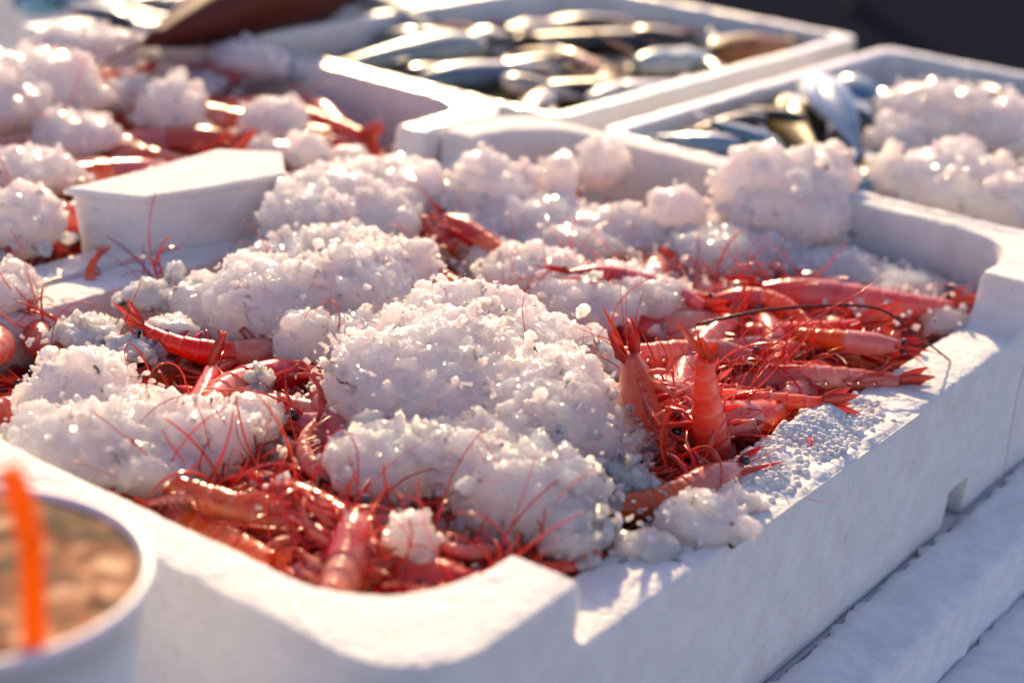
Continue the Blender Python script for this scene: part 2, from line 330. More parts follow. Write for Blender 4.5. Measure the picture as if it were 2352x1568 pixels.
# ---------------------------------------------------------------- polystyrene boxes
def stepz(x, blocks, drop, r=1.6):
    z = -drop
    for a, b in blocks:
        if a <= x <= b: return 0.0
        d = a-x if x < a else x-b
        if d < r: z = max(z, -drop + (r - math.sqrt(max(0, r*r-(r-d)**2))))
    return z
def foam_box(name, x0, x1, y0, y1, H, wall, longb, label, drop=2.93, ro=3.0, ri=4.6, ds=.4, right_override=None, seed=0, shortb=None, fm=None, group=None, warp=.12):
    """open box: outer and inner walls, a rim that drops between the raised blocks, a floor"""
    def ring(ax0, ax1, ay0, ay1, r):
        pts = []
        xs = []
        bl = sorted(set([round(q, 3) for a, b in longb for q in (a-.02, a, b, b+.02) if x0+ro < q < x1-ro]))
        n = int((x1-x0-2*ro)/ds)
        xs = sorted(set([round(x0+ro+(x1-x0-2*ro)*i/n, 3) for i in range(n+1)] + bl))
        ny_ = int((y1-y0-2*ro)/ds); ys = [i/ny_ for i in range(ny_+1)]
        def mx(x):  # outer x -> this ring's x
            return ax0+r+(ax1-ax0-2*r)*(x-(x0+ro))/(x1-x0-2*ro)
        for x in xs: pts.append((mx(x) if r == ro else max(ax0+r, min(ax1-r, x)), ay0, 'R', x))
        for k in range(1, 12):
            q = -math.pi/2+math.pi/2*k/12; pts.append((ax1-r+r*math.cos(q), ay0+r+r*math.sin(q), 'C', 0))
        for t in ys: pts.append((ax1, ay0+r+(ay1-ay0-2*r)*t, 'B', y0+ro+(y1-y0-2*ro)*t))
        for k in range(1, 12):
            q = math.pi/2*k/12; pts.append((ax1-r+r*math.cos(q), ay1-r+r*math.sin(q), 'C', 0))
        for x in reversed(xs): pts.append((mx(x) if r == ro else max(ax0+r, min(ax1-r, x)), ay1, 'L', x))
        for k in range(1, 12):
            q = math.pi/2+math.pi/2*k/12; pts.append((ax0+r+r*math.cos(q), ay1-r+r*math.sin(q), 'C', 0))
        for t in reversed(ys): pts.append((ax0, ay0+r+(ay1-ay0-2*r)*t, 'F', y0+ro+(y1-y0-2*ro)*t))
        for k in range(1, 12):
            q = math.pi+math.pi/2*k/12; pts.append((ax0+r+r*math.cos(q), ay0+r+r*math.sin(q), 'C', 0))
        return pts
    wr, wf, wb, wl = wall if hasattr(wall, '__len__') else (wall,)*4
    out = ring(x0, x1, y0, y1, ro); inn = ring(x0+wf, x1-wb, y0+wr, y1-wl, ri)
    n = len(out); V = []; F = []
    rows = [('o', 1.0), ('o', .75), ('o', .5), ('o', .25), ('o', .04), ('o', 0), ('t', .12), ('t', .35), ('t', .6), ('t', .85), ('i', 0), ('i', .04), ('i', .2), ('i', .5), ('i', 1.0)]
    for kind, t in rows:
        for i in range(n):
            ox, oy, side, c = out[i]; ix, iy = inn[i][0], inn[i][1]
            if side in 'RL': zt = stepz(c, longb, drop)
            elif side in 'FB' and shortb: zt = stepz(c, shortb, drop)
            else: zt = 0
            if side == 'R' and right_override: zt = right_override(c, zt)
            zt += .07*N(ox, oy, seed, .25) + .05*N(ox, oy, seed, 1.3)
            wob = warp*(N(ox, oy, seed+3, .9)+.6*N(ox, oy, seed+3, 2.6))
            if kind == 'o':
                k = .12 if t == 0 else 0
                z = zt - (H+zt)*t; bev = .18 if t == 0 else (0.03 if t == .04 else 0)
                dx_, dy_ = ix-ox, iy-oy; L = math.hypot(dx_, dy_)
                taper = .35*(-z/H)
                x = ox+dx_/L*(bev+taper); y = oy+dy_/L*(bev+taper); z -= .06 if t == 0 else 0; x += .05*N(ox, oy, seed+1, 3)*(t < .1); y += .05*N(ox, oy, seed+2, 3)*(t < .1)
            elif kind == 't':
                x = ox+(ix-ox)*t; y = oy+(iy-oy)*t; z = zt+.05*N(x, y, seed+9, 2.2)
            else:
                depth = H-1.6; z = zt-.05 - (depth+zt)*t
                dx_, dy_ = ix-ox, iy-oy; L = math.hypot(dx_, dy_)
                out_ = (.9*(-z/H)) + (-.10 if t == 0 else 0) + wob*(1-t)
                x = ix+dx_/L*out_; y = iy+dy_/L*out_
            V.append((x, y, z))
    R = len(rows)
    for r in range(R-1):
        for i in range(n):
            j = (i+1) % n; F.append((r*n+i, r*n+j, (r+1)*n+j, (r+1)*n+i))
    F.append(tuple(reversed([i for i in range(n)])))
    F.append(tuple((R-1)*n+i for i in range(n)))
    o = link(name, V, F, fm or FOAM); tag(o, label, 'box', group)
    for p in o.data.polygons:
        if len(p.vertices) > 4: p.use_smooth = False
    o.data.set_sharp_from_angle(angle=math.radians(38))
    return o
def right_rim(x, z):      # the broken middle block of the front box
    if 22.5 < x < 37.6: return -2.93 + .0
    return z
main = foam_box('foam_box', 0, 60.3, 0, 41, 12.1, (3.1, 2.3, 1.4, 2.6), [(-1, 8.6), (52, 61)], 'front white foam box heaped with red shrimp and crushed ice, its right rim broken', right_override=right_rim, ds=.25)
GR = 'white foam fish boxes behind and beside the front one'
foam_box('foam_box', 0.3, 60.8, 41.2, 83, 12.1, (2.4, 2.3, 1.6, 2.4), [(-1, 8.6), (50.5, 62)], 'white foam box of shrimp and ice to the left of the front box', seed=4, group=GR, fm=WETFOAM)
foam_box('foam_box', 60.95, 109, 37.6, 70.5, 12.1, (1.25, .8, 1.3, 1.25), [(50, 120)], 'white foam box of silver fish behind, under the dark open ground', seed=7, group=GR, ri=1.8, ro=1.1, fm=WETFOAM)
foam_box('foam_box', 60.5, 107, 2, 34.2, 12.1, (1.25, .8, 1.3, 1.25), [(50, 120)], 'white foam box of blue fish and ice at the upper right', seed=11, group=GR, ri=1.8, ro=1.1, fm=WETFOAM)
foam_box('foam_box', 62.5, 109, 73, 106, 12.1, (1.25, .8, 1.3, 1.25), [(50, 120)], 'white foam box in blue shade at the upper left edge behind the big brown fish', seed=13, group=GR, ri=1.8, ro=1.1, fm=WETFOAM)

fl = MB(); cs_ = [(24.2, 45.6), (29, 44.9), (35, 44.6), (37.2, 41.5), (34.4, 38.5), (30, 39.9), (26.2, 41.4)]
cx_, cy_ = 31, 42; nn_ = len(cs_); vv = []
for zz, k in ((-6.5, .84), (-3, .88), (.0, .93), (.16, 1.0), (.42, 1.0), (.50, .97)):
    vv += [(cx_+(x-cx_)*k, cy_+(y-cy_)*k, zz-.25+.055*(x-24)) for x, y in cs_]
fl.add(vv, [(a*nn_+i, a*nn_+(i+1) % nn_, (a+1)*nn_+(i+1) % nn_, (a+1)*nn_+i) for a in range(5) for i in range(nn_)]+[tuple(range(nn_-1, -1, -1)), tuple(5*nn_+i for i in range(nn_))])
o = fl.build('foam_block', FOAM, smooth=False); tag(o, 'smooth white foam block with a pointed flat top, wedged between the two shrimp boxes', 'foam block')
# drain notch in the foot of the right wall
cut = link('cutter', [(a, b, c) for a in (44.8, 47.4) for b in (-1, 2.8) for c in (-13, -9.9)], [(0, 1, 3, 2), (4, 6, 7, 5), (0, 4, 5, 1), (2, 3, 7, 6), (0, 2, 6, 4), (1, 5, 7, 3)], FOAM)
bm_ = main.modifiers.new('b', 'BOOLEAN'); bm_.operation = 'DIFFERENCE'; bm_.object = cut; bm_.solver = 'EXACT'
dg = bpy.context.evaluated_depsgraph_get(); me = bpy.data.meshes.new_from_object(main.evaluated_get(dg))
if len(me.vertices) > 1000: main.data = me
main.modifiers.clear(); bpy.data.objects.remove(cut)

# broken stump of the middle block: a crumbled ridge of foam beads
def stump():
    mb = MB(); x0, x1, y0, y1 = 22.2, 37.8, -.02, 3.75
    nx, ny = 110, 30
    def hf(x, y):
        u = (x-x0)/(x1-x0); t = (y-y0)/(y1-y0)
        edge = min(1, u/.3)*min(1, (1-u)/.3)
        ridge = max(0, min(1, (t-.25-.25*N(x, 0, 2, .35))/.35))
        h = -2.97 + edge*(.12+.55*ridge*(.75+.8*N(x, y, 1, .5))) + .25*edge*N(x, y, 8, .9)
        if t > .93: h -= (t-.93)/.07*1.6
        if t < .04: h = min(h, -2.99)
        return h
    v, f = quad_grid(x0, x1, y0, y1, nx, ny, hf)
    mb.add(v, f)
    r2 = random.Random(3); iv, if_ = ico()
    for _ in range(3800):
        x = r2.uniform(x0+.4, x1-.4); y = y1-.1-abs(r2.gauss(0, 1.5))
        if y < .3: continue
        if N(x, y, 21, .45) < .28-.16*y and r2.random() < .9: continue
        if r2.random() > min(1, (x-x0)/4)*min(1, (x1-x)/4): continue
        z = hf(x, y)+r2.uniform(-.08, .05); r = r2.uniform(.13, .2)
        mb.add([(x+a.x*r, y+a.y*r, z+a.z*r) for a in iv], if_)
    o = mb.build('broken_rim', FOAM, main)
    o['label'] = 'crumbled broken rim with loose foam beads'
stump()

# ---------------------------------------------------------------- shrimp
def lerp(a, b, t): return tuple(x+(y-x)*t for x, y in zip(a, b))
RED = (.74, .030, .018); CRIM = (.60, .004, .020); ORG = (.90, .115, .03); SAL = (.95, .36, .24); PALE = (.97, .62, .52); OLV = (.30, .20, .05)
def centre(curl):
    """points and tangents along the animal, head to telson, curling down"""
    P = [];
    x, z, a = 4.6, 0.0, 0.0
    s = 0; step = .09
    Lc, La = 4.6, 6.6
    while s <= Lc+La+.001:
        P.append((s, Vector((x, 0, z)), a))
        if s > Lc*.75:
            a += curl*step/(La+Lc*.25)
        x -= math.cos(a)*step; z -= math.sin(a)*step; s += step
    return P, Lc, La
def make_shrimp(curl, seed, tone, detail=2):
    r = random.Random(seed); P, Lc, La = centre(curl)
    root = empty('shrimp')
    def frame(i):
        s, p, a = P[i]; t = Vector((-math.cos(a), 0, -math.sin(a))); up = Vector((-math.sin(a), 0, math.cos(a))); return s, p, t, up
    body_c = lerp(SAL, RED, tone*.55); n = 18
    car, abd = MB(), MB()
    for part, lo, hi in ((car, 0, Lc), (abd, Lc-.25, Lc+La)):
        idx = [i for i in range(len(P)) if lo <= P[i][0] <= hi+.01]; vs, cs = [], []
        for i in idx:
            s, p, t, up = frame(i)
            if part is car:
                u = s/Lc
                h = .34+.78*math.sin(math.pi/2*min(1, u*1.5))**.8; w_ = .30+.56*math.sin(math.pi/2*min(1, u*1.6)); h *= 1.06 - .08*max(0, u-.7)/.3; w_ *= 1.15
            else:
                u = max(0, (s-Lc))/La; seg = u*6; fr = seg-math.floor(seg)
                taper = 1-.56*u**1.15
                saw = 1+.11*(fr**1.3)-.05 if u > 0 else .95
                h = 1.06*taper*saw; w_ = .95*taper*saw
                if u > .985: h *= .6; w_ *= .6
            for k in range(n):
                q = 2*math.pi*k/n; c_, s_ = math.cos(q), math.sin(q)
                hh = h if s_ > 0 else h*(.92 if part is car else .82)
                ww = w_*(1 if s_ > -.2 else 1-.35*(-s_-.2))
                vs.append(p+up*(s_*hh)+Vector((0, 1, 0))*(c_*ww))
                if part is car:
                    c = lerp(lerp(PALE, RED, .25+.5*tone), CRIM, max(0, min(1, .35-s_*.6)))
                    if u < .45 and s_ < .3: c = lerp(c, OLV, .45*r.random())
                    c = lerp(c, CRIM, .7*max(0, .35-u)/.35)
                else:
                    c = lerp(body_c, PALE, .45*max(0, -s_+.2))
                    band = max(0, 1-abs(fr-.90)/.14)
                    c = lerp(c, RED, .55*band)
                    if fr < .16: c = lerp(c, PALE, .75)
                    c = lerp(c, ORG, .25+.4*max(0, s_))
                    c = lerp(c, RED, max(0, u-.75)*2)
                cs.append(c)
        m_ = len(idx); fs = [(i*n+k, i*n+(k+1) % n, (i+1)*n+(k+1) % n, (i+1)*n+k) for i in range(m_-1) for k in range(n)]
        fs += [tuple(range(n-1, -1, -1)), tuple((m_-1)*n+k for k in range(n))]
        part.add(vs, fs, cs)
    # swimmerets under the abdomen
    for g_ in range(5):
        i = min(range(len(P)), key=lambda k: abs(P[k][0]-(Lc+La*(g_+.5)/6))); s, p, t, up = frame(i); tp = 1-.5*g_/6
        for sd_ in (-1, 1):
            b = p-up*.72*tp+Vector((0, sd_*.35*tp, 0))
            abd.leaf(b, -up*1.0-t*.35*(1 if r.random() < .5 else -1)+Vector((0, sd_*.3, 0)), (0, 1, 0), 1.25*tp, .42, .05, lerp(CRIM, SAL, r.random()*.6))
    ca = car.build('carapace', SHELL, root); ab = abd.build('abdomen', SHELL, root)
    # tail fan
    tf = MB(); s, p, t, up = frame(len(P)-1); p = p-t*.1
    tf.leaf(p+up*.1, t+up*.12, up, 2.0, .42, .10, lerp(ORG, RED, .4))
    for sd_ in (-1, 1):
        for q, L in ((.30, 2.2), (.62, 2.1)):
            op = .6+.6*r.random()
            tf.leaf(p+Vector((0, sd_*.14, 0)), t+Vector((0, sd_*q*op, 0))+up*r.uniform(-.1, .3), up, L*r.uniform(.95, 1.25), .78, .03, lerp(ORG, lerp(RED, PALE, .2), r.random()*.8), curve=r.uniform(-.1, .25))
    tf.build('tail_fan', WHISK, root)
    # rostrum
    ro_ = MB(); L = r.uniform(2.6, 4.0); pts = []; b = Vector((4.0, 0, .62)); 
    for k in range(9):
        u = k/8; pts.append(b+Vector((L*u, 0, .12*u+.55*u*u)))
    ro_.tube(pts, [.17*(1-u/8)**.8+.02 for u in range(9)], 6, lerp(RED, ORG, .35))
    for k in range(5): q = pts[k+1]; ro_.tube([q+Vector((0, 0, .05)), q+Vector((.22, 0, .26))], [.05, .008], 4, RED)
    ro_.build('rostrum', WHISK, root)
    for sd_ in (-1, 1):
        e = MB(); c0 = Vector((4.75, sd_*.42, .28)); iv, if_ = ico()
        e.tube([Vector((4.4, sd_*.2, .2)), c0], [.12, .16], 6)
        e.add([c0+a*.27 for a in iv], if_); e.build('eye', EYE, root)
    # antennal scales
    for sd_ in (-1, 1):
        a_ = MB(); a_.leaf(Vector((4.4, sd_*.3, 0)), (1, sd_*r.uniform(.08, .3), r.uniform(-.1, .15)), (0, .2*sd_, 1), 2.1, .6, .05, lerp(CRIM, ORG, r.random()*.7)); a_.build('antennal_scale', WHISK, root)
    if detail < 1: return root
    def wire(p0, d, L, bend, n_=26, r0=.055, r1=.012, col=CRIM, name='antenna', coil=0):
        mb = MB(); p_ = Vector(p0); d = Vector(d).normalized(); pts = [p_.copy()]
        ax = Vector((r.gauss(0, 1), r.gauss(0, 1), r.gauss(0, 1))).normalized()
        for k in range(n_):
            if k % 9 == 8: ax = (ax+Vector((r.gauss(0, 1), r.gauss(0, 1), r.gauss(0, 1)))*.5).normalized()
            d = (Matrix.Rotation(bend/n_*(1+coil*k/n_), 3, ax) @ d).normalized(); p_ = p_+d*L/n_; pts.append(p_.copy())
        mb.tube(pts, [r0+(r1-r0)*(k/n_) for k in range(n_+1)], 5, col); return mb.build(name, WHISK, root)
    for sd_ in (-1, 1):
        wire((4.7, sd_*.3, -.15), (1, sd_*r.uniform(.2, 1.2), r.uniform(-.2, .6)), r.uniform(6, 11), r.uniform(1.5, 4.5), col=lerp(CRIM, ORG, r.random()*.8), coil=1)
    for k in range(4):
        wire((4.7, (k-1.5)*.12, .1), (1, (k-1.5)*.35, r.uniform(0, .7)), r.uniform(2.5, 5.5), r.uniform(.6, 2.6), 14, .04, .01, lerp(CRIM, ORG, r.random()), 'antennule')
    # walking legs
    for k in range(5):
        for sd_ in (-1, 1):
            b = Vector((3.7-.6*k, sd_*.32, -.85)); a1 = r.uniform(-.5, .9)
            k1 = b+Vector((a1, sd_*r.uniform(.2, .6), -r.uniform(.7, 1.2))); k2 = k1+Vector((r.uniform(-.4, 1.3), sd_*r.uniform(-.1, .5), -r.uniform(.3, 1.1)))
            k3 = k2+Vector((r.uniform(.2, 1.2), r.uniform(-.4, .4), -r.uniform(-.2, .7)))
            mb = MB(); mb.tube([b, (b+k1)/2+Vector((.06, 0, 0)), k1, (k1+k2)/2, k2, k3], [.17, .16, .12, .115, .08, .02], 5, lerp(CRIM, SAL, r.random()*.75)); mb.build('leg', WHISK, root)
    return root
def copy_tree(o, parent=None, skip=()):
    c = o.copy(); C.objects.link(c)
    if parent: c.parent = parent
    for ch in o.children:
        if ch.name.split('.')[0] in skip: continue
        copy_tree(ch, c, skip)
    return c
protos = [make_shrimp(cu, 20+k, tn) for k, (cu, tn) in enumerate(((.35, .25), (.9, .45), (1.5, .15), (2.2, .35), (.6, .7), (1.2, .0), (.15, .5), (1.9, .6)))]
used = set()
def put(k, M_, skip=()):
    o = copy_tree(protos[k], None, skip); o.matrix_world = M_; return o
def placed(k, head, tail, roll=90, scale=None, label=None, group=None, skip=()):
    """put animal k so that its head points from tail to head (cm); roll 90 lays it on its side"""
    x = (Vector(head)-Vector(tail)); L = x.length; x.normalize()
    up = Vector((0, 0, 1)); y = up.cross(x).normalized(); z = x.cross(y).normalized()
    R = Matrix((x, y, z)).transposed() @ Matrix.Rotation(math.radians(roll), 3, 'X')
    nat = {0: 12.6, 1: 11.6, 2: 10.2, 3: 8.6, 4: 12.2, 5: 11, 6: 12.8, 7: 9.2}[k]
    s = scale or L/nat
    mid = (Vector(head)+Vector(tail))/2
    off = R @ Vector((-.7, 0, .3*0))*s
    M_ = Matrix.Translation((mid-off)*CM) @ R.to_4x4() @ Matrix.Diagonal((s, s, s, 1))
    if min(Vector(head).y, Vector(tail).y) < 6 and not skip: skip = ('antenna',)
    o = put(k, M_, skip)
    if label: tag(o, label, 'shrimp', group)
    return o

# ---------------------------------------------------------------- heaps of crushed ice: (px, py, z, rx, ry, rz)
HEAPS = {
 'A': ('biggest pale mound of crushed ice in the middle of the front box', .11, [(1000,900,-1.7,4.9,4.9,3.4),(1230,960,-1.6,3.9,4.4,2.7),(1210,1130,-2,3.2,2.8,2.1),(1315,1215,-2.3,1.6,1.9,1.2),(1070,760,-1,4.0,3.5,2.1),(1090,1050,-2,3.7,3.2,2.0),(1180,820,-1.5,3.6,4,2.0),(1400,1010,-2,1.6,1.8,1.3),(890,1070,-2,2.5,2.3,1.7),(1300,840,-1.6,2.2,2.4,1.5)]),
 'B': ('tall ice mound just behind and left of the biggest one in the front box', .12, [(620,700,-1.8,3.4,3.6,2.4),(820,690,-1.8,3.6,3.8,2.6),(710,790,-2,1.9,1.9,1.5),(920,640,-1.6,2.4,3,1.8),(770,600,-1.7,4.2,3.6,1.9),(500,700,-2.1,2.2,2.2,1.3),(830,780,-1.6,1.8,2,1.2)]),
 'C': ('ice spilling over the left rim beside the raised white block', .16, [(700,500,-1,2.6,3.2,1.9),(840,510,-1.5,3.3,3.2,1.9),(900,425,-.6,3.4,3.6,1.5),(760,440,-.2,3.0,3,1.2)]),
 'D': ('flat wide ice sheet in the near left of the front box, above the cup', .11, [(185,900,-2,2.4,2.7,1.7),(200,1020,-2,3.0,2.8,1.4),(430,1005,-2,3.2,2.4,1.5),(575,965,-2,1.4,1.3,1.0),(340,1075,-2.2,2.0,1.5,1.0),(80,990,-2,1.2,1.8,1.0),(270,950,-2.3,2.8,2.4,1.1)]),
 'E': ('band of blurred ice lumps along the back wall of the front box', .16, [(1110,440,-1,2.4,2.6,2.5),(1270,430,-1,1.5,1.5,1.6),(1200,505,-2,3.8,3.6,1.5),(1420,525,-2,3.0,2.6,1.3),(1565,510,-1.5,1.5,1.6,2.3),(1000,455,-1,1.5,2,1.2),(1060,540,-2.2,3.2,2.6,1.1),(1290,560,-2.3,4,2.6,1.0)]),
 'F': ('single round ice lump leaning on the back wall under the bright rims', .16, [(1382,380,-.6,1.6,1.5,1.5)]),
 'G': ('high blurred ice pile straddling the back rim of the front box', .17, [(1800,480,-.6,3.9,3.6,3.0),(1880,440,-.4,2.4,3,2.7),(1720,440,.2,2.2,2.4,2.8)]),
 'H': ('low ice below the high back pile, reaching the right back corner', .16, [(1690,575,-2,3.8,3,1.3),(1880,610,-2.5,3.8,2.6,1.1),(2060,650,-3,3.2,2.4,.8),(2170,735,-3,1.3,1.3,.8)]),
 'I': ('grainy ice patch behind the biggest mound, orange shrimp tips on both sides', .13, [(1230,640,-2,3.0,3.2,1.6),(1340,695,-2,3.2,2.8,1.3),(1490,690,-2,2.3,2.2,1.4),(1150,600,-2.3,2.2,2.2,1.0),(1420,660,-2.3,3.4,2.6,1.1)]),
 'J': ('pinkish ice clump lying on the lowered right rim near the front corner', .11, [(1610,1195,-2.5,1.9,1.4,1.05),(1480,1255,-2.8,1.3,1.0,.6),(1690,1150,-2.6,.9,.9,.7)]),
 'K': ('egg sized ice lump alone among the shrimp of the near corner', .09, [(943,1235,-1.8,.98,.95,1.05)]),
 'L': ('clear wet ice lump on the right flank of the biggest mound', .09, [(1385,835,-1.0,.85,.8,.9),(1460,920,-1.6,.9,.8,.7)]),
 'M': ('glassy ice lumps at the foot of the biggest mound beside the upright shrimp heads', .09, [(1440,1085,-2,.85,.8,.7),(1490,1120,-2.4,.6,.6,.5)]),
 'N': ('small angular ice chunks at the left end of the tall mound', .09, [(345,680,-1.8,1.3,1.1,.75),(400,640,-1.4,.5,.5,.9),(440,675,-1.8,.9,.8,.8)]),
 'O': ('wet see-through ice crumbs between the left shrimp and the flat ice sheet', .10, [(200,765,-2.5,1.9,1.5,.7),(390,765,-2.2,1.6,1.2,.8),(310,800,-2.4,1.4,1.1,.6)]),
 'b': ('thumb sized clear ice crumb beside the curled orange shrimp tail', .09, [(592,870,-1.9,.7,.6,.6)]),
 'c': ('small glassy ice crumb low in front of the biggest mound', .09, [(1378,1200,-1.8,.6,.55,.6)]),
 'P': ('ice lump pressed on the left rim at the photo edge', .11, [(35,640,-2.0,1.1,1.2,1.0),(10,680,-2.2,1.2,1.2,.9)]),
 'Q': ('largest blurred ice pile of the left box, at the photo edge', .19, [(90,200,0,4.0,4,2.7),(-20,230,0,4,4,2.2)]),
 'R': ('round ice knob in the middle of the left box', .18, [(395,245,-.5,2.4,2.6,1.9),(300,225,-1,1.8,2,1.2)]),
 'S': ('low ice lump left of the round knob in the left box', .18, [(175,310,-1,2.8,2.6,1.3)]),
 'T': ('pale ice lump near the right wall of the left box', .18, [(630,275,-1,2.4,2.3,1.5)]),
 'U': ('icy stretch at the photo edge over orange shrimp in the left box', .18, [(70,395,-1,3.2,2.8,1.4)]),
 'V': ('rounded ice heap lowest in the left box, touching the photo edge', .17, [(50,505,-1.5,2.2,2.6,2.0)]),
 'W': ('blurred ice lump lying below the big brown fish', .19, [(580,140,-.4,3.0,2.6,1.5)]),
 'X': ('bright white ice ball by the left box wall above the foam block', .16, [(715,350,-1.3,1.2,1.2,1.2),(800,365,-2,1.3,1.2,.9),(610,345,-1.6,1.5,1.3,.8)]),
 'Y': ('blurred ice in shade along the back wall of the left box', .2, [(200,110,-1,4.2,4,1.5),(400,190,-1.6,4.2,3,.9)]),
 'Z': ('peaked ice pile in the middle of the upper right fish box', .2, [(2150,285,-.5,4.6,4.2,3.0),(2060,330,-1,2.3,2.2,1.8),(2310,310,-.5,4.2,4,2.2)]),
 'a': ('ice bank behind the back rim of the front box, cut by the right photo edge', .18, [(2210,435,-.6,4.6,3.6,2.4),(2060,420,-1,1.8,1.8,1.8),(2340,470,-.6,3.5,3,2.0)]),
}
FR = Vector((.595, -.80, 0)).normalized(); FU = Vector((.80, .595, 0)).normalized()
blobs = []
for key, (lab, vox, bl) in HEAPS.items():
    for (px, py, z, rx, ry, rz) in bl: blobs.append((W(px, py, z), rx, ry, rz))
def covered(p, k=.8):
    for c, rx, ry, rz in blobs:
        d = p-c; a = d.dot(FR)/rx; b = d.dot(FU)/ry
        if a*a+b*b < k*k: return True
    return False
def chunk(mb, c, r, rr, rx=1, ry=1, rz=1, flake=1):
    iv, if_ = ico(); R = Matrix.Rotation(rr.uniform(0, 6.28), 3, Vector((rr.gauss(0, 1), rr.gauss(0, 1), rr.gauss(0, 1)+.01)).normalized())
    sx, sy, sz = rr.uniform(.7, 1.6), rr.uniform(.7, 1.3), rr.uniform(.5, 1.0)*flake
    # a few random cutting planes make the grain angular
    pl = [(Vector((rr.gauss(0, 1), rr.gauss(0, 1), rr.gauss(0, 1))).normalized(), rr.uniform(.32, .8)) for _ in range(6)]
    vs = []
    for a in iv:
        q = a.copy()
        for nrm, h in pl:
            e = q.dot(nrm)-h
            if e > 0: q = q-nrm*e
        q = R @ Vector((q.x*sx, q.y*sy, q.z*sz)); vs.append((c.x+q.x*r*rx, c.y+q.y*r*ry, c.z+q.z*r*rz))
    mb.add(vs, if_)
def surf(u, c, hi): return 1+.30*noise.noise(Vector((u.x*1.4+c.x*.7, u.y*1.4+c.y*.7, u.z*1.4+hi)))+.16*abs(noise.noise(u*3.1+c))+.07*noise.noise(u*7+c)
def shard(mb, c, r, rr):
    R = Matrix.Rotation(rr.uniform(0, 6.28), 3, Vector((rr.gauss(0, 1), rr.gauss(0, 1), rr.gauss(0, 1)+.01)).normalized())
    sx, sy, sz = rr.uniform(.6, 1.5), rr.uniform(.5, 1.1), rr.uniform(.2, .8); vs = []
    for a in (-1, 1):
        for b in (-1, 1):
            for d in (-1, 1):
                q = R @ Vector((a*sx*rr.uniform(.35, 1), b*sy*rr.uniform(.35, 1), d*sz*rr.uniform(.4, 1)))*r*.8; vs.append((c.x+q.x, c.y+q.y, c.z+q.z))
    mb.add(vs, [(0, 1, 3, 2), (4, 6, 7, 5), (0, 4, 5, 1), (2, 3, 7, 6), (0, 2, 6, 4), (1, 5, 7, 3)])
def remesh(o, vox):
    md = o.modifiers.new('r', 'REMESH'); md.mode = 'VOXEL'; md.voxel_size = vox*CM; md.use_smooth_shade = True
    dg = bpy.context.evaluated_depsgraph_get(); dg.update()
    me = bpy.data.meshes.new_from_object(o.evaluated_get(dg)); old = o.data
    o.modifiers.clear(); o.data = me; bpy.data.meshes.remove(old)
for hi, (key, (lab, vox, bl)) in enumerate(HEAPS.items()):
    rr = random.Random(100+hi); mb = MB(); gm = MB(); iv, if_ = ico()
    big = 1.0 if vox < .14 else 1.35
    for (px, py, z, rx, ry, rz) in bl:
        c = W(px, py, z); rx *= 1.06; ry *= 1.04; rz *= 1.04
        core = []
        for a in iv:
            n_ = surf(a, c, hi)
            p = c+FR*(a.x*rx*.96*n_)+FU*(a.y*ry*.96*n_)+Vector((0, 0, a.z*rz*.96*n_)); core.append(p)
        mb.add(core, if_)
        area = (rx*ry+rx*rz+ry*rz)*2.1
        # fist-like lumps, then grains, then crumbs
        for cnt, r0, r1, dp in ((area*.5, .35, 1.0, .83), (area*1.3, .15, .42, .955)):
            for _ in range(int(cnt/big**2)):
                u = Vector((rr.gauss(0, 1), rr.gauss(0, 1), rr.gauss(0, 1))).normalized()
                if u.z < -.35: u.z = -u.z
                nn = surf(u, c, hi)
                q = dp*nn*rr.uniform(.93, 1.04)
                p = c+FR*(u.x*rx*q)+FU*(u.y*ry*q)+Vector((0, 0, u.z*rz*q))
                rad = rr.uniform(r0, r1)*big*min(1, max(.45, rz/1.8))
                chunk(mb, p, rad, rr)
        for _ in range(int(area*.9/big**2)):      # slumped foot of the heap
            a = rr.uniform(0, 6.283); k_ = 1+abs(rr.gauss(0, .09))+.25*noise.noise(Vector((math.cos(a)*1.5+c.x, math.sin(a)*1.5+c.y, hi)))
            chunk(mb, c+FR*(math.cos(a)*rx*k_)+FU*(math.sin(a)*ry*k_)+Vector((0, 0, -rz*rr.uniform(.15, .75))), rr.uniform(.2, .5)*big, rr)
        for _ in range(int(area*1.3/big**2)):
            u = Vector((rr.gauss(0, 1), rr.gauss(0, 1), abs(rr.gauss(0, 1))-.25)).normalized(); q = surf(u, c, hi)*rr.uniform(.99, 1.05)
            shard(gm, c+FR*(u.x*rx*q)+FU*(u.y*ry*q)+Vector((0, 0, u.z*rz*q)), (.06+.24*rr.random()**2)*big, rr)
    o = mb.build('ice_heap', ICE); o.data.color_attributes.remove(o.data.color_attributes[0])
    remesh(o, vox*.92)
    if key in 'LMNObc': o.data.materials.clear(); o.data.materials.append(CLEAR)
    c0 = W(*bl[0][:3])
    o.data.transform(Matrix.Translation(-c0*CM)); o.location = c0*CM
    tag(o, lab, 'ice')
    go = gm.build('ice_grains', GRAIN, o, smooth=False); go.data.transform(Matrix.Translation(-c0*CM)); go['kind'] = 'stuff'

